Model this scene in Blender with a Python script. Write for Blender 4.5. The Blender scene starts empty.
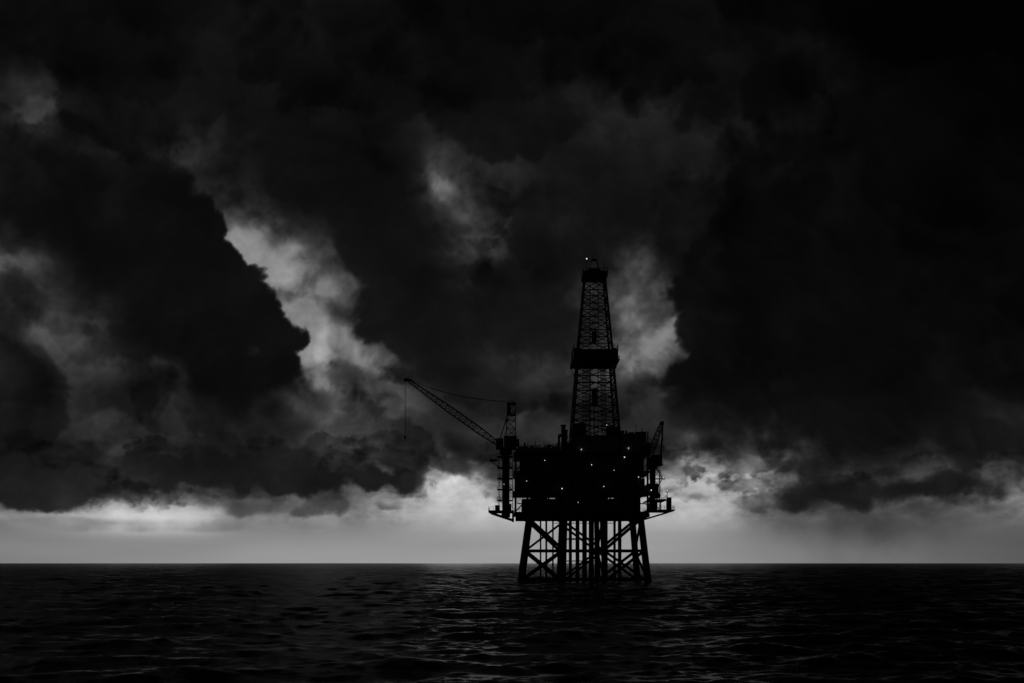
import bpy, math, random, time
import numpy as np
from mathutils import Vector
random.seed(4)
scene=bpy.context.scene
F=995.6
CX,CY,CZ=-25.3,-340.0,6.5

# ------------------------------------------------------------------ world
w=bpy.data.worlds.new("World"); scene.world=w; w.use_nodes=True
nt=w.node_tree; nt.nodes.clear()
sky=nt.nodes.new('ShaderNodeTexSky'); sky.sky_type='NISHITA'; sky.sun_disc=False
sky.sun_elevation=math.radians(9); sky.sun_rotation=math.radians(0)
bw=nt.nodes.new('ShaderNodeRGBToBW')
pw=nt.nodes.new('ShaderNodeMath'); pw.operation='POWER'; pw.inputs[1].default_value=0.25
ml=nt.nodes.new('ShaderNodeMath'); ml.operation='MULTIPLY'; ml.inputs[1].default_value=3.0
bg=nt.nodes.new('ShaderNodeBackground'); out=nt.nodes.new('ShaderNodeOutputWorld')
L=nt.links.new
L(sky.outputs[0],bw.inputs[0]); L(bw.outputs[0],pw.inputs[0]); L(pw.outputs[0],ml.inputs[0]); L(ml.outputs[0],bg.inputs[0]); L(bg.outputs[0],out.inputs[0])
bg.inputs[1].default_value=0.1

# ------------------------------------------------------------------ camera
cam=bpy.data.cameras.new("Camera"); co=bpy.data.objects.new("Camera",cam); scene.collection.objects.link(co)
co.location=(CX,CY,CZ); co.rotation_euler=(math.radians(90),0,0); cam.lens=35; cam.sensor_width=36; cam.shift_y=0.2163
cam.clip_start=0.5; cam.clip_end=90000
scene.camera=co
scene.view_settings.view_transform='Standard'

# ------------------------------------------------------------------ noise
CIRC=2*math.pi*F
def perlin(x,y,nx,seed):
    r=np.random.RandomState(seed); ny=512
    ang=r.rand(nx,ny).astype(np.float32)*2*np.pi
    gx=np.cos(ang); gy=np.sin(ang)
    xi=np.floor(x).astype(np.int32); yi=np.floor(y).astype(np.int32)
    xf=x-xi; yf=y-yi
    u=xf*xf*xf*(xf*(xf*6-15)+10); v=yf*yf*yf*(yf*(yf*6-15)+10)
    x0=xi%nx; x1=(xi+1)%nx; y0=yi%ny; y1=(yi+1)%ny
    n00=gx[x0,y0]*xf+gy[x0,y0]*yf
    n10=gx[x1,y0]*(xf-1)+gy[x1,y0]*yf
    n01=gx[x0,y1]*xf+gy[x0,y1]*(yf-1)
    n11=gx[x1,y1]*(xf-1)+gy[x1,y1]*(yf-1)
    a=n00+u*(n10-n00); b=n01+u*(n11-n01)
    return (a+v*(b-a))*1.5
def fbm(AX,EY,scale,octv,seed,sy=1.0,gain=0.5,kind='n'):
    s=np.zeros_like(AX); amp=1.0; tot=0
    for o in range(octv):
        nx=max(4,int(round(CIRC/scale*2**o)))
        n=perlin(AX/CIRC*nx+o*7.3,EY/CIRC*nx*sy+o*3.1,nx,seed+o*17)
        if kind=='b': n=np.sqrt(n*n+0.003)*2-0.5
        s+=amp*n; tot+=amp; amp*=gain
    return s/tot
def sstep(e0,e1,x):
    t=np.clip((x-e0)/(e1-e0),0,1); return t*t*(3-2*t)

# ------------------------------------------------------------------ sky dome (cloud layer)
def axis(lo,hi,step): return list(np.arange(lo,hi,step))
az=np.array(axis(-180,-31.5,1.5)+axis(-31.5,31.5,0.055)+axis(31.5,180,1.5)+[180.0])
el=np.array(axis(-0.6,32,0.05)+axis(32,90,1.5)+[90.0])
AZ,EL=np.meshgrid(np.radians(az),np.radians(el))
AX=(AZ*F).astype(np.float32)+np.float32(CIRC/2); EY=(EL*F).astype(np.float32)+50
ca=np.maximum(np.cos(AZ),0.35)
azc=np.clip(AZ,-1.2,1.2)
PX=(np.tan(azc)*F+512).astype(np.float32)
PY=(563-F*np.tan(np.clip(EL,-0.1,1.2))/ca).astype(np.float32)
rows=[
[20,18,14,12,12,14,18,22,20,16,12,11,10,10,10,11,12,12,11,10,8,6,5,4,4,3,3],
[16,16,14,12,12,13,16,20,20,18,14,12,11,11,12,12,12,12,12,12,12,8,6,5,4,3,3],
[24,18,14,12,13,14,14,16,18,17,15,13,12,12,14,16,15,14,13,15,16,10,7,5,4,4,3],
[46,44,26,18,16,14,13,14,16,17,16,13,12,14,18,24,24,18,14,14,16,10,7,5,4,4,4],
[48,54,40,34,30,20,14,13,14,16,18,20,18,15,18,26,26,20,18,18,16,10,7,6,5,5,5],
[30,42,42,42,46,30,16,13,13,14,18,36,34,20,16,18,20,22,22,22,16,10,8,7,6,6,6],
[20,24,30,34,46,50,26,15,13,13,18,66,58,26,16,14,16,20,24,24,18,11,9,8,7,7,7],
[20,16,16,22,34,95,88,38,20,14,16,76,80,45,18,13,14,18,22,22,16,12,10,9,8,7,7],
[80,44,16,14,20,90,130,88,36,20,16,60,92,52,22,16,18,18,18,18,14,12,10,9,8,8,8],
[85,100,36,15,13,24,115,140,64,26,16,38,66,40,24,32,75,28,16,14,12,11,10,10,9,9,9],
[52,75,56,24,13,13,44,140,105,38,18,20,30,30,30,62,100,60,15,13,11,10,10,10,9,10,10],
[40,52,60,46,20,13,15,70,125,80,26,18,20,26,32,56,108,105,16,13,11,10,10,10,10,11,11],
[30,38,50,54,40,20,14,24,105,115,48,22,22,28,40,50,80,80,18,14,12,12,12,12,12,13,14],
[25,30,40,50,50,36,24,30,86,100,58,30,30,40,50,48,48,38,22,18,15,14,14,15,16,18,20],
[23,25,30,36,40,38,34,36,56,66,50,36,36,40,40,36,36,34,32,30,24,20,20,22,25,28,30],
[24,24,24,26,28,30,32,34,38,46,48,48,40,38,36,36,44,100,130,90,62,58,58,54,50,48,48],
[30,26,24,24,26,28,30,32,36,50,90,135,115,80,70,90,140,195,200,125,70,66,68,72,68,64,62],
[85,105,140,190,195,160,90,80,88,100,135,175,165,150,140,140,150,175,165,115,92,82,78,82,92,98,98],
[124,130,136,140,142,142,142,144,146,148,150,152,154,154,154,154,152,148,138,126,118,108,102,98,94,90,86],
[128,133,138,144,148,150,150,152,154,155,156,157,158,158,158,157,156,152,146,138,128,120,113,106,100,95,90]]
G=np.log(np.array(rows,dtype=np.float32))
def catmull(t): 
    return (-.5*t+t*t-.5*t**3, 1-2.5*t*t+1.5*t**3, .5*t+2*t*t-1.5*t**3, -.5*t*t+.5*t**3)
def lookup(px,py):
    px=np.asarray(px,dtype=np.float32); py=np.asarray(py,dtype=np.float32)
    gx=np.clip(px/40.0,0,25.999); gy=np.clip(py/30.0,0,18.999)
    ix=np.floor(gx).astype(int); iy=np.floor(gy).astype(int)
    wx=catmull(gx-ix); wy=catmull(gy-iy); r=0
    for j in range(4):
        yy=np.clip(iy+j-1,0,19); a=0
        for i in range(4): a=a+wx[i]*G[yy,np.clip(ix+i-1,0,26)]
        r=r+wy[j]*a
    return r
hz=sstep(20,120,563-PY)
w1=fbm(AX,EY,170,6,11,gain=.5); w2=fbm(AX,EY,170,6,57,gain=.5)
w3=fbm(AX,EY,48,5,91,kind='b',gain=.5); w4=fbm(AX,EY,48,5,131,kind='b',gain=.5)
WX=PX+hz*(40*w1+20*w3)+(1-hz)*26*w1; WY=PY+hz*(38*w2+20*w4)+(1-hz)*4*w2
base0=lookup(WX,WY); lum=base0.copy()
st=fbm(AX+40*w1,EY+40*w2,230,6,201,sy=1.4,gain=.5)
bil=fbm(AX+30*w1,EY+30*w2,120,6,301,kind='b',gain=0.5)
lum=lum+hz*(0.50*st-0.40*bil)+(1-hz)*0.08*fbm(AX,EY,260,5,401,sy=7)
def sdf(circs,px,py,k=9.0):
    d=np.full_like(px,1e9)
    for c in circs:
        x,y,r=c[:3]; a=c[3] if len(c)>3 else 1.0
        e=(np.sqrt(((px-x)/a)**2+(py-y)**2)-r)
        h=np.maximum(k-np.abs(d-e),0)/k
        d=np.minimum(d,e)-h*h*k*0.25
    return d
bn=fbm(AX,EY,64,5,501,kind='b',gain=0.52)
bs=fbm(AX,EY,22,4,561,kind='b',gain=0.55,sy=1.2)
def cloud(lum,circs,val,soft,amp,alpha=1.0,warp=10,tex=1.0):
    d=sdf(circs,PX+warp*w1,PY+warp*w2)-amp*1.25*bn
    m=alpha*(1-sstep(-soft,soft,d))
    shade=np.log(val)+tex*(0.40*st-0.36*bil)
    return lum*(1-m)+shade*m
# --- overlapping puffs: crisp on the side that faces the light, melting away on the other
rs=np.random.RandomState(33)
colpx=np.where(np.abs(np.degrees(AZ[0]))<31.6,PX[0],1e6)
def puff(x,y,r,sq,ux,uy,amt,e0,e1,nz,win,wp=26,nk=.5):
    global lum
    cs=np.nonzero(np.abs(colpx-x)<r*(sq+1.1))[0]
    if len(cs)==0: return
    c0,c1=cs[0],cs[-1]+1
    py=PY[:,(c0+c1)//2]; r_=np.nonzero(np.abs(py-y)<r*2.4+win)[0]
    if len(r_)==0: return
    S_=np.s_[r_[0]:r_[-1]+1,c0:c1]
    dx=PX[S_]-x+wp*w1[S_]; dy=PY[S_]-y+wp*w2[S_]
    d=np.sqrt((dx/sq)**2+dy**2)-r-nk*r*nz[S_]
    along=(dx/sq*ux+dy*uy)/r
    lum[S_]-=amt*(1-sstep(e0,e1,d))*sstep(-0.5,1.1,along)
keep=lum.copy()
for i in range(300):
    x=rs.uniform(-60,1090); y=rs.uniform(-40,474); r=rs.uniform(16,72)*(0.7 if y>380 else 1)
    e=12
    gxx=float(lookup(x+e,y)-lookup(x-e,y)); gyy=float(lookup(x,y+e)-lookup(x,y-e))+0.12
    a=math.atan2(gyy,gxx)+rs.randn()*0.6
    sf=rs.uniform(3,9)
    puff(x,y,r,1.0+0.7*rs.rand(),math.cos(a),math.sin(a),rs.uniform(.15,.46),-sf,sf,bn,35)
lum=keep+(lum-keep)*hz
# thin veils and small billows drifting across the lit gaps
veil=fbm(AX+30*w1,EY+30*w2,62,6,907,gain=.55); vb=fbm(AX+16*w1,EY+16*w2,46,5,951,kind='b',gain=.5)
gap=sstep(math.log(30),math.log(95),base0)
lum=lum+hz*(0.31+0.10*gap)+hz*gap*(0.75*veil-0.42*vb)*(0.25+0.75*sstep(470,420,PY))
A=[(150,215,55),(175,238,50),(206,258,34),(234,290,34),(196,320,50),(256,322,32),(280,348,26),(266,378,26),(236,392,28),(160,300,50),(110,255,50),(60,205,45),(215,370,30),(90,190,46)]
lum=cloud(lum,A,12,4+45*sstep(215,110,PX)+30*sstep(360,430,PY),19,alpha=.95)
lum=cloud(lum,[(735,330,52),(702,288,28),(696,328,24),(714,370,34),(790,290,80),(860,360,90)],10,5+90*sstep(690,740,PX)+30*sstep(370,420,PY),19,0.85)
lum=cloud(lum,[(404,250,42),(372,215,36),(394,305,42),(356,245,26),(426,345,36),(335,185,36),(300,165,36),(430,300,35)],15,7+30*sstep(398,430,PX),20,0.8)
lum=cloud(lum,[(545,270,44),(518,315,42),(570,325,28),(532,220,30)],15,11+20*sstep(540,600,PX),18,0.65)
# broken low cloud over the bright gap
low=fbm(AX+26*w1,EY+6*w2,80,6,701,sy=2.2,gain=.55); low2=fbm(AX,EY,34,4,761,sy=1.8,gain=.55,kind='b')
band=sstep(410,465,PY)*(1-sstep(502,536,PY))
lum=lum+band*(0.66*low-0.30*low2)
for i in range(210):
    x=rs.uniform(-30,1060); y=rs.uniform(440,504); r=rs.uniform(5,16)*(1.0 if y<492 else .5)
    a=math.radians(90*(1 if rs.rand()<.5 else -1))+rs.randn()*.7
    puff(x,y,r,1.6+2.0*rs.rand(),math.cos(a),math.sin(a),rs.uniform(.10,.36),-1.5,2.2,bs,10,wp=14,nk=.8)
lum=lum+band*.10
lum=cloud(lum,[(-40,486,16,6),(50,480,16,4),(190,468,17,5),(300,482,15,4),(372,478,12,3)],25,3.5,14,0.88,warp=11,tex=1.7)
lum=cloud(lum,[(262,508,5,3.6),(300,514,3,3),(330,503,5,3.4)],66,3,9,0.65,warp=8)
lum=cloud(lum,[(455,466,6,3),(500,474,5,3),(414,480,5,2)],40,4,10,0.65,warp=8)
lum=cloud(lum,[(900,488,8,9),(830,490,9,5),(960,484,8,6),(800,470,8,3),(1040,476,7,4)],27,5,13,0.78,warp=14,tex=1.7)
lum=cloud(lum,[(1000,436,16,5),(860,420,20,5),(780,446,8,3)],17,10,16,0.75,warp=10)
lum=cloud(lum,[(745,502,3,5),(700,497,2.5,3)],90,4,6,0.5,warp=6)
lum=cloud(lum,[(20,520,1.6,25),(120,522,1.2,20),(200,528,1.2,30)],104,2.5,3,0.5,warp=3)
# gentle relief of the big billows
H=fbm(AX+22*w1,EY+22*w2,95,4,811,kind='b',gain=0.38)
gx=np.gradient(H,axis=1)/np.maximum(np.gradient(AX,axis=1),0.1); gy=np.gradient(H,axis=0)/np.maximum(np.gradient(EY,axis=0),0.1)
sgn=np.tanh((PX-420)/200)
rel=(gx*sgn+gy*0.9)*9.0
lum=lum-hz*np.tanh(rel)*0.28
lum=lum-0.22*sstep(150,0,PY)-0.25*sstep(760,980,PX)*sstep(440,300,PY)
back=sstep(60,150,np.abs(np.degrees(AZ)))
lum=lum*(1-back)+back*(np.log(12)+1.4*(1-hz)+0.5*st)
# highest cloud in the gaps is itself grey; only the low gap near the horizon gets bright
lim=np.log(118+50*sstep(430,470,PY))
lum=np.where(lum>lim,lim+0.45*(lum-lim),lum)
srgb=np.clip(np.exp(lum),2,222)/255.0
lin=np.where(srgb<0.04045,srgb/12.92,((srgb+0.055)/1.055)**2.4)
N=0.42+0.42*np.exp(-((PX-512)/450)**2-((563-PY)/300)**2)
T=np.clip(lin/N,0.0002,1).astype(np.float32)
R=30000.0
zz=R*np.sin(EL); rr=R*np.cos(EL)
V=np.stack([rr*np.sin(AZ)+CX, rr*np.cos(AZ)+CY, zz],-1).reshape(-1,3).astype(np.float32)
def grid_mesh(name,V,nr,nc,attr=None,smooth=True):
    me=bpy.data.meshes.new(name); me.vertices.add(len(V)); me.vertices.foreach_set('co',V.ravel())
    idx=np.arange(nr*nc).reshape(nr,nc)
    q=np.stack([idx[:-1,:-1],idx[:-1,1:],idx[1:,1:],idx[1:,:-1]],-1).reshape(-1,4).astype(np.int32)
    me.loops.add(q.size); me.loops.foreach_set('vertex_index',q.ravel())
    me.polygons.add(len(q)); me.polygons.foreach_set('loop_start',np.arange(0,q.size,4,dtype=np.int32))
    me.polygons.foreach_set('loop_total',np.full(len(q),4,dtype=np.int32))
    if smooth: me.polygons.foreach_set('use_smooth',np.ones(len(q),dtype=bool))
    if attr:
        for k,a in attr.items():
            at=me.attributes.new(k,'FLOAT','POINT'); at.data.foreach_set('value',a.ravel().astype(np.float32))
    me.update(calc_edges=True)
    ob=bpy.data.objects.new(name,me); scene.collection.objects.link(ob); return ob
dome=grid_mesh("sky",V,len(el),len(az),{'cloud_transmission':T})
m=bpy.data.materials.new("storm_cloud"); m.use_nodes=True; n=m.node_tree; n.nodes.clear()
at=n.nodes.new('ShaderNodeAttribute'); at.attribute_name='cloud_transmission'
tr=n.nodes.new('ShaderNodeBsdfTransparent'); o=n.nodes.new('ShaderNodeOutputMaterial')
n.links.new(at.outputs['Fac'],tr.inputs[0]); n.links.new(tr.outputs[0],o.inputs[0])
dome.data.materials.append(m)

# ------------------------------------------------------------------ sea
rad=[0.5,10,20,30,38]
while rad[-1]<29500: rad.append(rad[-1]+max(0.2,rad[-1]*0.0038))
rad[-1]=29600.0
rad=np.array(rad)
th=np.array(axis(-180,-32,3)+axis(-32,32,0.075)+axis(32,180,3)+[180.0]); TH=np.radians(th)
RR,TT=np.meshgrid(rad,TH,indexing='ij')
X=RR*np.sin(TT)+CX; Y=RR*np.cos(TT)+CY; Z=np.zeros_like(X)
dr=np.gradient(rad)[:,None]
DX=np.zeros_like(X); DY=np.zeros_like(X)
rs=np.random.RandomState(23)
NW=96
for i in range(NW):
    lam=0.8*(30/0.8)**(i/(NW-1))*(0.85+0.3*rs.rand())
    spread=0.42+0.4*(1-i/(NW-1))
    a=math.radians(-74)+rs.randn()*spread       # travelling direction
    k=2*math.pi/lam; amp=0.0048*lam*(1.0 if lam<6 else (6/lam)**.55)
    kx,ky=math.cos(a)*k,math.sin(a)*k; ph=rs.rand()*6.283
    eff=np.maximum(dr,RR*0.0013)
    fade=np.clip(lam/(2.2*eff)-1,0,1)
    p=kx*X+ky*Y+ph+0.7*np.sin(X*0.031*(1+.3*rs.rand())+rs.rand()*6)+0.7*np.sin(Y*0.027+rs.rand()*6)
    s=np.sin(p); c=np.cos(p)
    Z+=fade*amp*s; DX+=fade*amp*0.85*math.cos(a)*c; DY+=fade*amp*0.85*math.sin(a)*c
V=np.stack([X+DX,Y+DY,Z],-1).reshape(-1,3).astype(np.float32)
V=V.reshape(len(rad),len(th),3)[:,::-1].reshape(-1,3)
sea=grid_mesh("sea_water",V,len(rad),len(th))
m=bpy.data.materials.new("dark_sea_water"); m.use_nodes=True; n=m.node_tree
b=n.nodes['Principled BSDF']
b.inputs['Base Color'].default_value=(0.005,0.006,0.007,1); b.inputs['Roughness'].default_value=0.24
b.inputs['IOR'].default_value=1.33; b.inputs['Specular IOR Level'].default_value=0.24
geo=n.nodes.new('ShaderNodeNewGeometry'); mp=n.nodes.new('ShaderNodeMapping'); mp.inputs['Scale'].default_value=(0.8,1.3,1)
no=n.nodes.new('ShaderNodeTexNoise'); no.inputs['Scale'].default_value=1.2; no.inputs['Detail'].default_value=7; no.inputs['Roughness'].default_value=0.66
bu=n.nodes.new('ShaderNodeBump'); bu.inputs['Strength'].default_value=1.0; bu.inputs['Distance'].default_value=0.26
n.links.new(geo.outputs['Position'],mp.inputs[0]); n.links.new(mp.outputs[0],no.inputs['Vector'])
n.links.new(no.outputs[0],bu.inputs['Height']); n.links.new(bu.outputs[0],b.inputs['Normal'])
sea.data.materials.append(m)

# ------------------------------------------------------------------ materials for steel
def steel(name,c,rough=0.6,metal=0.0,rust=0.25):
    m=bpy.data.materials.new(name); m.use_nodes=True; n=m.node_tree; b=n.nodes['Principled BSDF']
    tc=n.nodes.new('ShaderNodeTexCoord'); no=n.nodes.new('ShaderNodeTexNoise'); no.inputs['Scale'].default_value=0.6; no.inputs['Detail'].default_value=8
    cr=n.nodes.new('ShaderNodeValToRGB'); cr.color_ramp.elements[0].position=0.4; cr.color_ramp.elements[1].position=0.65
    cr.color_ramp.elements[0].color=(*c,1); cr.color_ramp.elements[1].color=(c[0]*(1-rust),c[1]*(1-rust),c[2]*(1-rust),1)
    n.links.new(tc.outputs['Object'],no.inputs['Vector']); n.links.new(no.outputs[0],cr.inputs[0]); n.links.new(cr.outputs[0],b.inputs['Base Color'])
    b.inputs['Roughness'].default_value=rough; b.inputs['Metallic'].default_value=metal
    return m
M_dark=steel("weathered_painted_steel",(0.14,0.14,0.14)); M_mod=steel("module_cladding",(0.32,0.32,0.32),0.7,rust=.5)
M_leg=steel("jacket_steel",(0.07,0.07,0.07),0.7); M_der=steel("derrick_steel",(0.09,0.09,0.09),0.55)
# ------------------------------------------------------------------ mesh accumulator
class MM:
    def __init__(s): s.v=[]; s.f=[]
    def box(s,x0,x1,y0,y1,z0,z1):
        b=len(s.v); s.v+=[(x0,y0,z0),(x1,y0,z0),(x1,y1,z0),(x0,y1,z0),(x0,y0,z1),(x1,y0,z1),(x1,y1,z1),(x0,y1,z1)]
        s.f+=[tuple(b+i for i in q) for q in((3,2,1,0),(4,5,6,7),(0,1,5,4),(1,2,6,5),(2,3,7,6),(3,0,4,7))]
    def beam(s,a,c,r,n=6,r2=None):
        a=Vector(a); c=Vector(c); d=(c-a)
        if d.length<1e-4: return
        d.normalize(); up=Vector((0,0,1)) if abs(d.z)<0.95 else Vector((1,0,0))
        u=d.cross(up).normalized(); v=d.cross(u); b=len(s.v); r2=r if r2 is None else r2
        for p,q in((a,r),(c,r2)):
            for i in range(n):
                t=2*math.pi*(i+.5)/n; s.v.append(tuple(p+u*math.cos(t)*q+v*math.sin(t)*q))
        for i in range(n):
            j=(i+1)%n; s.f.append((b+i,b+j,b+n+j,b+n+i))
        s.f.append(tuple(b+i for i in range(n))[::-1]); s.f.append(tuple(b+n+i for i in range(n)))
    def rail(s,pts,h=1.15,r=0.05,step=1.6):
        for a,c in zip(pts[:-1],pts[1:]):
            a=Vector(a); c=Vector(c); Ln=(c-a).length; k=max(1,int(Ln/step))
            for i in range(k+1):
                p=a.lerp(c,i/k); s.beam(p,p+Vector((0,0,h)),r,4)
            for hh in(h,h*.55): s.beam(a+Vector((0,0,hh)),c+Vector((0,0,hh)),r,4)
    def truss(s,a,c,w0,w1,n,rc,rb,wm=None):
        a=Vector(a); c=Vector(c); d=(c-a).normalized(); u=Vector((0,1,0)) if abs(d.y)<.9 else Vector((1,0,0)); v=d.cross(u).normalized()
        P=[]
        for i in range(n+1):
            t=i/n; ww=w0+(w1-w0)*t
            if wm: ww=(w0+(wm-w0)*min(1,t*5)) if t<.5 else (w1+(wm-w1)*min(1,(1-t)*2.2))
            p=a.lerp(c,t); P.append([p+u*ww/2*x+v*ww/2*y for x,y in((-1,-1),(1,-1),(1,1),(-1,1))])
        for i in range(n):
            for k in range(4):
                s.beam(P[i][k],P[i+1][k],rc,4); k2=(k+1)%4
                s.beam(P[i+1][k],P[i+1][k2],rb,4)
                if i%2: s.beam(P[i][k],P[i+1][k2],rb,4)
                else: s.beam(P[i][k2],P[i+1][k],rb,4)
    def stairs(s,x0,x1,y,z0,z1,wd=0.9):
        for yy in(y,y+wd): s.beam((x0,yy,z0),(x1,yy,z1),0.12,4); s.beam((x0,yy,z0+1.1),(x1,yy,z1+1.1),0.05,4)
        k=int(abs(z1-z0)/0.25)
        for i in range(k):
            t=i/k; x=x0+(x1-x0)*t; z=z0+(z1-z0)*t; s.box(x-.14,x+.14,y,y+wd,z-.02,z+.02)
    def make(s,name,mat,parent):
        me=bpy.data.meshes.new(name); me.from_pydata(s.v,[],s.f); me.update()
        ob=bpy.data.objects.new(name,me); scene.collection.objects.link(ob); ob.parent=parent; me.materials.append(mat); return ob
rig=bpy.data.objects.new("offshore_oil_platform",None); scene.collection.objects.link(rig)

# --- jacket
J=MM()
bot=[-22.3,-8.6,5.2,19.3]; top=[-19.3,-7.8,4.5,17.1]
def leg(i,row,z):
    t=z/22.5; x=bot[i]+(top[i]-bot[i])*t; y=(13.8-2.8*t)*(-1 if row==0 else 1); return Vector((x,y,z))
for row in(0,1):
    for i in range(4):
        J.beam(leg(i,row,-14),leg(i,row,22.5),1.25 if i in(0,3) else 1.0,14,1.1 if i in(0,3) else .9)
        J.beam(leg(i,row,21),leg(i,row,23.2),1.4,14)
    for z,r in((10.6,0.42),(0.9,0.42)):
        for i in range(3): J.beam(leg(i,row,z),leg(i+1,row,z),r,8)
    J.beam(leg(0,row,21),leg(1,row,10.6),.55,8)
    if row: J.beam(leg(0,row,10.6),leg(1,row,20.5),.42,8)
    J.beam(leg(0,row,10.6),leg(1,row,.5),.55,8); J.beam(leg(1,row,10.6),leg(0,row,.5),.45,8)
    J.beam(leg(3,row,21),leg(2,row,10.6),.55,8)
    J.beam(leg(3,row,10.6),leg(2,row,.5),.55,8); J.beam(leg(2,row,10.6),leg(3,row,.5),.45,8)
    J.beam(leg(1,row,20),leg(2,row,10.6),.42,8); J.beam(leg(2,row,10.6),leg(1,row,0.5),.42,8)
for i in range(4):
    for z in(10.6,.9): J.beam(leg(i,0,z),leg(i,1,z),.42,8)
    J.beam(leg(i,0,21),leg(i,1,10.6),.42,8); J.beam(leg(i,1,10.6),leg(i,0,.5),.42,8)
J.make("jacket",M_leg,rig)
C=MM()
for x,y in((-5.5,-4),(-3.4,-4),(-1.2,-4),(1,-4),(3,-3),(-5.5,0),(-3.2,0),(-.8,1),(1.6,1),(-5,4),(-2.4,4),(.2,4.5),(2.6,4)):
    C.beam((x,y,-14),(x,y,23),.42,10)
for x,y,r in((-13.8,-6,.35),(-15.4,5,.3),(9.2,-5,.45),(10.6,-5,.3),(12.2,4,.35),(7.5,6,.5),(-11,8,.3)):
    C.beam((x,y,-10),(x,y,23),r,8)
for z in(7,14.5): C.box(-6.4,4,-5,5.4,z,z+.35)
C.make("conductors_and_risers",M_leg,rig)

# --- decks
D=MM()
xl,xr,yf,yb=-24.6,19.8,-13,13
levels=[22.8,29.6,36.2,42.4]
for k,z in enumerate(levels):
    e=[0.0,.6,.3,.2][k]
    D.box(xl-e,xr+e,yf-.5*e,yb+.5*e,z,z+.55)
for x in np.arange(xl+1,xr,3.1): D.box(x-.2,x+.2,yf+.3,yb-.3,21.7,22.79)
for y in(-11,0,11): D.box(xl+.5,xr-.5,y-.3,y+.3,21.2,22.6)
for x in np.linspace(xl+.5,xr-.5,9):
    for y in(yf+.4,yb-.4): D.box(x-.3,x+.3,y-.3,y+.3,23.36,42.39)
for k in range(3):
    xs=np.linspace(xl+.5,xr-.5,9)
    for i in range(8):
        if (i+k)%3!=1: D.beam((xs[i],yf+.35,levels[k]+.6),(xs[i+1],yf+.35,levels[k+1]-.1),.2,6)
D.make("deck_structure",M_dark,rig)
P=MM()
for k in range(3):
    z0=levels[k]+.56; z1=levels[k+1]-.02; x=xl+[2.6,.9,1.9][k]
    while x<xr-2.4:
        wdt=random.uniform(2.2,5.5); x2=min(x+wdt,xr-[1.9,.9,1.4][k]); h=z0+(z1-z0)*random.choice([.7,.85,.95,1])
        y0=yf+random.uniform(.9,3.2); P.box(x,x2,y0,random.uniform(8,yb-1),z0,h)
        for q in np.arange(x+.3,x2-.2,.7): P.box(q-.06,q+.06,y0-.1,y0-.002,z0+.2,h-.2)
        x=x2+random.choice([0.02,.25,.7,1.1])
    if k==1: P.box(xl+3,xr-2,2,5,z0,z1)
P.box(-24.0,-15.6,-9,8,42.96,44.6); P.box(-23.4,-19.8,-6,6,44.62,45.6); P.box(-15,-9.4,-10,9,42.96,43.9)
P.box(-8.6,-6.2,-6,7,42.96,47); P.box(11.2,19.2,-10,9,42.96,48.6); P.box(12.5,17,-6,6,48.62,49.6); P.box(-6.1,11.1,-8.2,8.2,42.96,47.0); P.box(-5.4,10.9,-7.4,7.4,47.02,49.2)
P.box(19.25,21.2,-8,4,42.96,46.6)
P.make("process_modules",M_mod,rig)
E=MM()
for k,z in enumerate(levels):
    e=[0.0,.6,.3,.2][k]; y=yf-.5*e+.1
    E.rail([(xl-e+.1,y,z+.56),(xr+e-.1,y,z+.56)]); E.rail([(xl-e+.1,y,z+.56),(xl-e+.1,yb,z+.56)]); E.rail([(xr+e-.1,y,z+.56),(xr+e-.1,yb,z+.56)])
E.rail([(-23.9,-8.9,44.62),(-15.7,-8.9,44.62)],1.2); E.rail([(11.3,-9.9,48.62),(19.1,-9.9,48.62)],1.2)
for x,y,z0,z1,r in((-7.9,-3,42.9,53.0,.75),(-9.2,2,42.9,50.6,.4),(-6.6,4,46,52.2,.5),(-12.5,-2,43.9,46.4,.5),(-13.8,4,43.9,45.7,.7),(12,-4,48.6,50.9,.5),(13.9,2,49.6,52,.35),(18.2,-7,48.6,51.5,.14),(17.6,3,48.6,50.7,.4),(-21,-2,45.6,47.4,.25),(-17.5,-5,44.6,47.6,.1),(-18.6,4,44.6,46.6,.5),(20.4,-5,46.6,50.8,.2),(-11,5,43.9,48,.1),(16,-8,49,53,.08),(-24.1,-8,43,47.8,.09)):
    E.beam((x,y,z0),(x,y,z1),r,10)
    if r>.4: E.beam((x,y,z1-.3),(x,y,z1+.25),r*1.25,10)
for i in range(60):
    x=random.uniform(xl+1,xr-1); 
    if -6<x<11: continue
    z=42.96 if x<-9 else 48.6
    if x>11: x=random.uniform(11.4,18.8)
    s=random.uniform(.3,1.1); y=random.uniform(-9,8); E.box(x-s,x+s,y-s,y+s,z,z+s*random.uniform(.6,2.0)+(1.2 if x<-9 else 0))
# goosenecks, pipe loops and small frames along the roof line
for i in range(34):
    x=random.choice([random.uniform(-24,-9.5),random.uniform(11.5,18.8),random.uniform(-24,-9.5)]); z=44.6 if x<-9 else 48.6
    y=random.uniform(-8,6); h=random.uniform(.8,2.4); wd=random.uniform(.6,2.2); r=random.uniform(.06,.14)
    E.beam((x,y,z-1.5),(x,y,z+h),r,5); E.beam((x,y,z+h),(x+wd,y,z+h),r,5)
    if random.random()<.6: E.beam((x+wd,y,z+h),(x+wd,y,z-1.5),r,5)
for z,r in((28.4,.28),(28.9,.2),(35.1,.3),(41.5,.22),(26,.18)):
    E.beam((xl+1,yf-.25,z),(xr-1,yf-.25,z),r,8)
for x in(-20,-11,-2.5,8.3,14): E.beam((x,yf-.35,22.8),(x,yf-.35,42),.2,8)
E.box(-12,9,-11,-9.6,19.6,19.75); E.rail([(-12,-11,19.75),(9,-11,19.75)])
for x in(-12,-5,2,9): E.beam((x,-11,19.7),(x,-11,22.8),.08,4)
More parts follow.
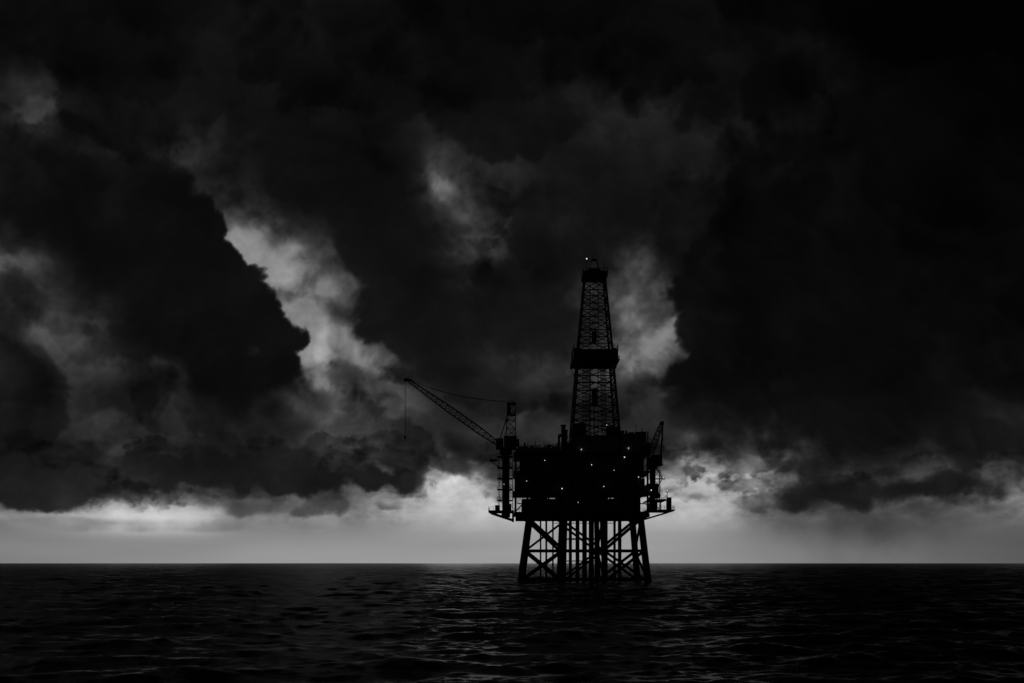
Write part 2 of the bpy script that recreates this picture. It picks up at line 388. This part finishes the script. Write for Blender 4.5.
for i in range(16):
    x=random.uniform(-22,17); d=random.uniform(.8,2.4); E.beam((x,-12,23),(x,-12,22.2-d),random.uniform(.08,.2),6)
E.make("deck_equipment_and_railings",M_dark,rig)
# --- side platforms
S=MM()
S.box(-33.2,-24.62,-8,4,23.6,24.1); S.rail([(-24.7,-8,24.1),(-33.1,-8,24.1),(-33.1,4,24.1)],1.2); S.beam((-32.6,-7,23.5),(-24.8,-7,20.9),.25,6); S.beam((-32.6,3,23.5),(-24.8,3,20.9),.25,6); S.box(-25.3,-24.62,-8,4,20.6,23.58)
S.box(-31,-29.4,-5,-3,24.12,26); S.box(-28,-25.5,-2,2,24.12,26.6)
S.box(20.0,28.9,-9,5,23.9,24.3); S.rail([(20.2,-9,24.3),(28.8,-9,24.3),(28.8,5,24.3)],1.2)
S.box(20.4,26.5,-9,5,27.4,27.75); S.rail([(20.4,-9,27.75),(26.4,-9,27.75),(26.4,5,27.75)],1.2)
for y in(-8.4,4.4):
    S.beam((28.4,y,23.9),(20,y,21.4),.25,6); S.beam((26.2,y,24.2),(26.2,y,27.5),.15,6); S.beam((22.9,y,24.2),(22.9,y,27.5),.15,6); S.beam((20,y,27.6),(24,y,24.2),.12,6)
S.box(27.2,28.4,-5,-2,24.32,28.6); S.beam((26.6,-7,24.3),(26.6,-7,30.6),.12,6); S.box(21,23.5,-6,2,24.32,26.8)
for t in range(10):
    a=-3.2+t*.64; rr_=1.1*math.sqrt(max(.05,1-(a/3.4)**2)); a2=a+.64; r2=1.1*math.sqrt(max(.05,1-(min(a2,3.3)/3.4)**2))
    S.beam((24.2,a-1,29.4),(24.2,a2-1,29.4),rr_,10,r2)
S.beam((21,-3.4,28),(24.2,-3.4,31.6),.15,6); S.beam((21,1.4,28),(24.2,1.4,31.6),.15,6)
S.stairs(20.9,24.6,-10.2,27.8,34.5); S.stairs(24.6,20.9,-10.2,34.5,41)
S.box(20.2,25.4,-10.4,-8.6,34.3,34.5); S.rail([(20.2,-10.4,34.5),(25.3,-10.4,34.5)],1.1); S.box(20.1,23.6,-8,3,29.6,33)
S.make("outrigger_platforms",M_dark,rig)

# --- derrick
R_=MM(); cx=2.8
def tower(z0,z1,h0,h1,n,rc,rb):
    P_=[]
    for i in range(n+1):
        z=z0+(z1-z0)*(i/n); h=h0+(h1-h0)*(i/n); P_.append([Vector((cx+sx*h,sy*h,z)) for sx,sy in((-1,-1),(1,-1),(1,1),(-1,1))])
    for i in range(n):
        for k in range(4):
            k2=(k+1)%4
            R_.beam(P_[i][k],P_[i+1][k],rc,6); R_.beam(P_[i+1][k],P_[i+1][k2],rb*1.1,4)
            R_.beam(P_[i][k],P_[i+1][k2],rb,4); R_.beam(P_[i][k2],P_[i+1][k],rb,4)
tower(49.2,74.4,7.9,5.9,5,.38,.2)
tower(74.4,80.4,5.9,5.5,1,.32,.15)
tower(80.4,103.4,5.5,3.4,5,.33,.18)
for sx in(-1,1):
    for sy in(-1,1): R_.beam((cx+sx*8.1,sy*8.1,43),(cx+sx*7.9,sy*7.9,49.4),.5,6)
hb=7.4
for a,b_,c,d in((-hb,hb,-hb,-hb+.15),(-hb,hb,hb-.15,hb),(-hb,-hb+.15,-hb+.16,hb-.16),(hb-.15,hb,-hb+.16,hb-.16)):
    R_.box(cx+a,cx+b_,c,d,74.9,78.0)
R_.box(cx-hb-.5,cx+hb+.5,-hb-.5,-5.2,74.3,74.6); R_.box(cx-hb-.5,cx+hb+.5,5.2,hb+.5,74.3,74.6)
R_.box(cx-hb-.5,cx-5.2,-5.19,5.19,74.3,74.6); R_.box(cx+5.2,cx+hb+.5,-5.19,5.19,74.3,74.6)
R_.rail([(cx-hb-.4,-hb-.4,74.6),(cx+hb+.4,-hb-.4,74.6),(cx+hb+.4,hb+.4,74.6),(cx-hb-.4,hb+.4,74.6),(cx-hb-.4,-hb-.4,74.6)],1.3,.06)
R_.rail([(cx-hb,-hb,78.0),(cx+hb,-hb,78.0),(cx+hb,hb,78.0),(cx-hb,hb,78.0),(cx-hb,-hb,78.0)],1.7,.07,1.4)
for x in(-6.6,6.8): R_.box(cx+x-.5,cx+x+.5,-1,1,78,79.8)
for s_ in(-1,1):
    for q in(-1,1): R_.beam((cx+s_*7.6,q*7.3,74.4),(cx+s_*6.1,q*6.1,70.5),.14,4)
R_.box(cx-6.4,cx+6.4,-6.4,-6.0,66.8,67.0)
R_.box(cx-4.2,cx+4.2,-4.2,4.2,103.5,103.9)
for a,b_,c,d in((-4.2,4.2,-4.2,-4.1),(-4.2,4.2,4.1,4.2),(-4.2,-4.1,-4.08,4.08),(4.1,4.2,-4.08,4.08)): R_.box(cx+a,cx+b_,c,d,103.92,105.2)
R_.rail([(cx-4.1,-4.1,105.2),(cx+4.1,-4.1,105.2),(cx+4.1,4.1,105.2),(cx-4.1,4.1,105.2),(cx-4.1,-4.1,105.2)],1.0,.06,1.2)
R_.box(cx-2.2,cx+2.0,-1.4,1.4,103.92,106.8)
for x in(-1.9,1.7):
    for y in(-1.2,1.2): R_.beam((cx+x,y,106),(cx+x*.45,y*.4,110),.13,4)
R_.box(cx-.9,cx+.8,-.6,.6,109.8,110.2); R_.beam((cx+.1,0,110),(cx+.1,0,113),.07,4); R_.beam((cx-2.6,0,105),(cx-2.6,0,110.3),.09,4); R_.beam((cx+3.2,-2,105),(cx+3.2,-2,108.4),.07,4)
for x in(-.5,-.2,.2,.5): R_.beam((cx+x,0,84),(cx+x,0,104),.05,4)
R_.box(cx-.8,cx+.8,-.6,.6,82,85.5); R_.box(cx-.9,cx+1.0,-.9,.9,60,66); R_.beam((cx,0,49),(cx,0,60),.18,6)
for x in(-1.4,1.4): R_.beam((cx+x,1,49),(cx+x,1,103.5),.16,4)
for i in range(9): R_.beam((cx-4.6+i*.38,-2.5+.4*(i%3),49),(cx-4.0+i*.33,-2.2,75.5),.12,4)
for i in range(6): R_.beam((cx+2.6+i*.38,2+.4*(i%3),49),(cx+2.3+i*.33,2,75.5),.12,4)
R_.beam((cx-5.6,-5.6,80),(cx-3.6,-3.6,103),.1,4); R_.box(cx-7.5,cx-3.5,-7.3,-3,49.22,53.2); R_.box(cx+3.6,cx+7.6,-7,-2,49.22,52.2)
R_.rail([(cx-8.2,-8.2,49.22),(cx+8.2,-8.2,49.22)],1.2,.06)
R_.make("derrick",M_der,rig)

# --- left crane
K=MM(); kx,ky=-27.4,-2
K.beam((kx,ky,24),(kx,ky,43.8),1.25,14); K.beam((kx,ky,43.2),(kx,ky,45.2),2.0,14,2.3); K.beam((kx,ky,22),(kx,ky,24),1.5,14)
for sx in(-1,1):
    for sy in(-1,1): K.beam((kx+sx*2.3,ky+sy*2.3,24),(kx+sx*2.3,ky+sy*2.3,42.4),.14,4)
for i,z in enumerate((27.6,31.3,35,38.7,42.4)):
    K.box(kx-2.9,kx+2.4,ky-2.8,ky+2.8,z,z+.18); K.rail([(kx-2.9,ky+2.7,z+.18),(kx-2.9,ky-2.8,z+.18),(kx+2.4,ky-2.8,z+.18)],1.1,.06,1.3)
    a,b_=(kx-2.2,kx+1.9) if i%2 else (kx+1.9,kx-2.2); K.stairs(a,b_,ky-2.6,z-3.5,z)
K.box(kx-5.4,kx-2.92,ky-2.6,ky+2.6,41.2,41.5); K.rail([(kx-2.95,ky-2.6,41.5),(kx-5.3,ky-2.6,41.5),(kx-5.3,ky+2.6,41.5)],1.2,.06); K.beam((kx-5.2,ky,41.2),(kx-1,ky,38.2),.15,5)
K.box(kx-3.4,kx+3.6,ky-2.6,ky+2.6,45.2,45.7)
K.box(kx-.6,kx+3.7,ky-2.2,ky+2.2,45.72,49.4)
K.box(kx-3.2,kx-.8,ky-2.5,ky-.6,45.72,48.6); K.box(kx+3.72,kx+4.5,ky-1.8,ky+1.8,46.2,48.4)
K.rail([(kx-3.4,ky-2.6,45.7),(kx+3.6,ky-2.6,45.7)],1.2,.06); K.rail([(kx-.6,ky-2.2,49.4),(kx+3.7,ky-2.2,49.4)],1.2,.06)
tx=kx+1.9
K.truss((tx-.3,ky,49.4),(tx+.1,ky,60.4),3.2,2.6,4,.2,.13)
K.box(tx-1.6,tx+1.5,ky-1.5,ky+1.5,56.6,57); K.box(tx-1.4,tx-.2,ky-1.2,ky+1.2,57,60.38); K.box(tx-1.5,tx+1.6,ky-1.5,ky+1.5,60.4,60.8)
K.beam((tx-.8,ky,60.8),(tx-.8,ky,62.4),.12,4); K.beam((tx+.8,ky-1,60.8),(tx-.4,ky,61.9),.1,4)
for sy in(-1,1): K.beam((kx-2.8,ky+sy*1.3,46),(tx-1.2,ky+sy*1.2,57),.16,4)
foot=Vector((kx-2.4,ky,46.8)); tip=Vector((-60.6,ky,68.6))
K.truss(foot,tip,1.2,.9,19,.17,.1,wm=2.1)
K.beam(tip+Vector((-.6,-.4,.2)),tip+Vector((-.6,.4,.2)),.6,10); K.box(tip.x-1.4,tip.x+.6,ky-.5,ky+.5,68.2,69.0)
for sy in(-.6,.6):
    a=Vector((tx-1,ky+sy,61.3)); b_=Vector((-53.5,ky+sy*.6,66.0)); last=a
    for i in range(1,13):
        t=i/12; p=a.lerp(b_,t); p.z-=math.sin(math.pi*t)*1.0; K.beam(last,p,.07,4); last=p
    K.beam((-53.5,ky+sy*.6,66),(tip.x+.5,ky+sy*.4,69),.07,4)
hx=tip.x-1.0; K.beam((hx,ky,68.6),(hx,ky,49.5),.07,4); K.beam((hx+.35,ky,68.6),(hx+.2,ky,49.5),.05,4)
K.beam((hx,ky,49.6),(hx,ky,48.6),.35,8,.2); K.beam((hx,ky,48.6),(hx-.25,ky,48),.1,5); K.beam((hx-.25,ky,48),(hx+.15,ky,47.8),.1,5)
K.make("crane_with_raised_boom",M_dark,rig)
# --- right crane, boom parked steeply
Q=MM(); qx,qy=22.6,-1
Q.beam((qx,qy,24.3),(qx,qy,38.8),1.0,12); Q.beam((qx,qy,38.4),(qx,qy,39.6),1.5,12,1.7); Q.box(qx-2.2,qx+3.2,qy-2,qy+2,39.6,40)
Q.box(qx-.2,qx+3,qy-1.6,qy+1.6,40.02,43.2); Q.box(qx-2,qx-.4,qy-1.9,qy-.3,40.02,42.4); Q.rail([(qx-2.2,qy-2,40),(qx+3.2,qy-2,40)],1.1,.06)
Q.truss((qx-1.4,qy,41.6),(qx+3.0,qy,54.2),1.0,.8,9,.17,.12,wm=1.7)
Q.beam((qx+2.8,qy-1.2,43.2),(qx+3.5,qy,53.8),.2,5); Q.beam((qx+2.8,qy+1.2,43.2),(qx+3.5,qy,53.8),.2,5)
for z in(45.5,48,50.5): Q.beam((qx+2.9,qy-1,z),(qx+2.9,qy+1,z),.09,4); Q.beam((qx+3,qy,z),(qx+3.1,qy,z+2.4),.08,4)
Q.beam((qx+3.2,qy,54.3),(qx+3.8,qy,44),.07,4); Q.box(qx+2.6,qx+3.8,qy-.4,qy+.4,53.6,54.7)
Q.truss((qx+1.4,qy,24.5),(qx+1.4,qy,38),2,2,5,.1,.07)
Q.make("crane_with_parked_boom",M_dark,rig)

# --- lit lamps
LM=bpy.data.materials.new("lamp_glow"); LM.use_nodes=True; n=LM.node_tree; n.nodes.clear()
e=n.nodes.new('ShaderNodeEmission'); o=n.nodes.new('ShaderNodeOutputMaterial'); n.links.new(e.outputs[0],o.inputs[0]); e.inputs[1].default_value=1.3; e.inputs[0].default_value=(1,.98,.95,1)
lamps=MM()
for x,y,z,r in((cx-2.6,-.1,110.4,.17),(-8.9,-13.6,30.9,.14),(11.6,-13.6,41.2,.14),(.8,-13.6,38.7,.11),(-20.5,-13.6,33.4,.09),(20.4,-13.4,30.4,.14),(4.8,-13.6,31.6,.1),(13.3,-10.3,44.5,.12),(26.6,-7.2,30.7,.11),(-2.2,-8.6,44.3,.11),(-14.6,-13.6,40.1,.09),(16.2,-13.6,34.7,.11),(-28,-4.9,33,.08),(cx+3.5,-8.0,52.5,.09),(-3.6,-13.6,26.4,.08),(8.2,-13.6,36.9,.08)):
    lamps.beam((x,y,z-r),(x,y,z+r),r,8)
lamps.make("deck_lamps",LM,rig)

# ------------------------------------------------------------------ weak sun filtered by the cloud
sd=bpy.data.lights.new("sun",'SUN'); sd.energy=0.03; sd.angle=math.radians(14); sd.color=(1,.98,.95)
so=bpy.data.objects.new("sun",sd); scene.collection.objects.link(so)
so.rotation_euler=(math.radians(-(90-9)),0,0); so.location=(0,300,100)
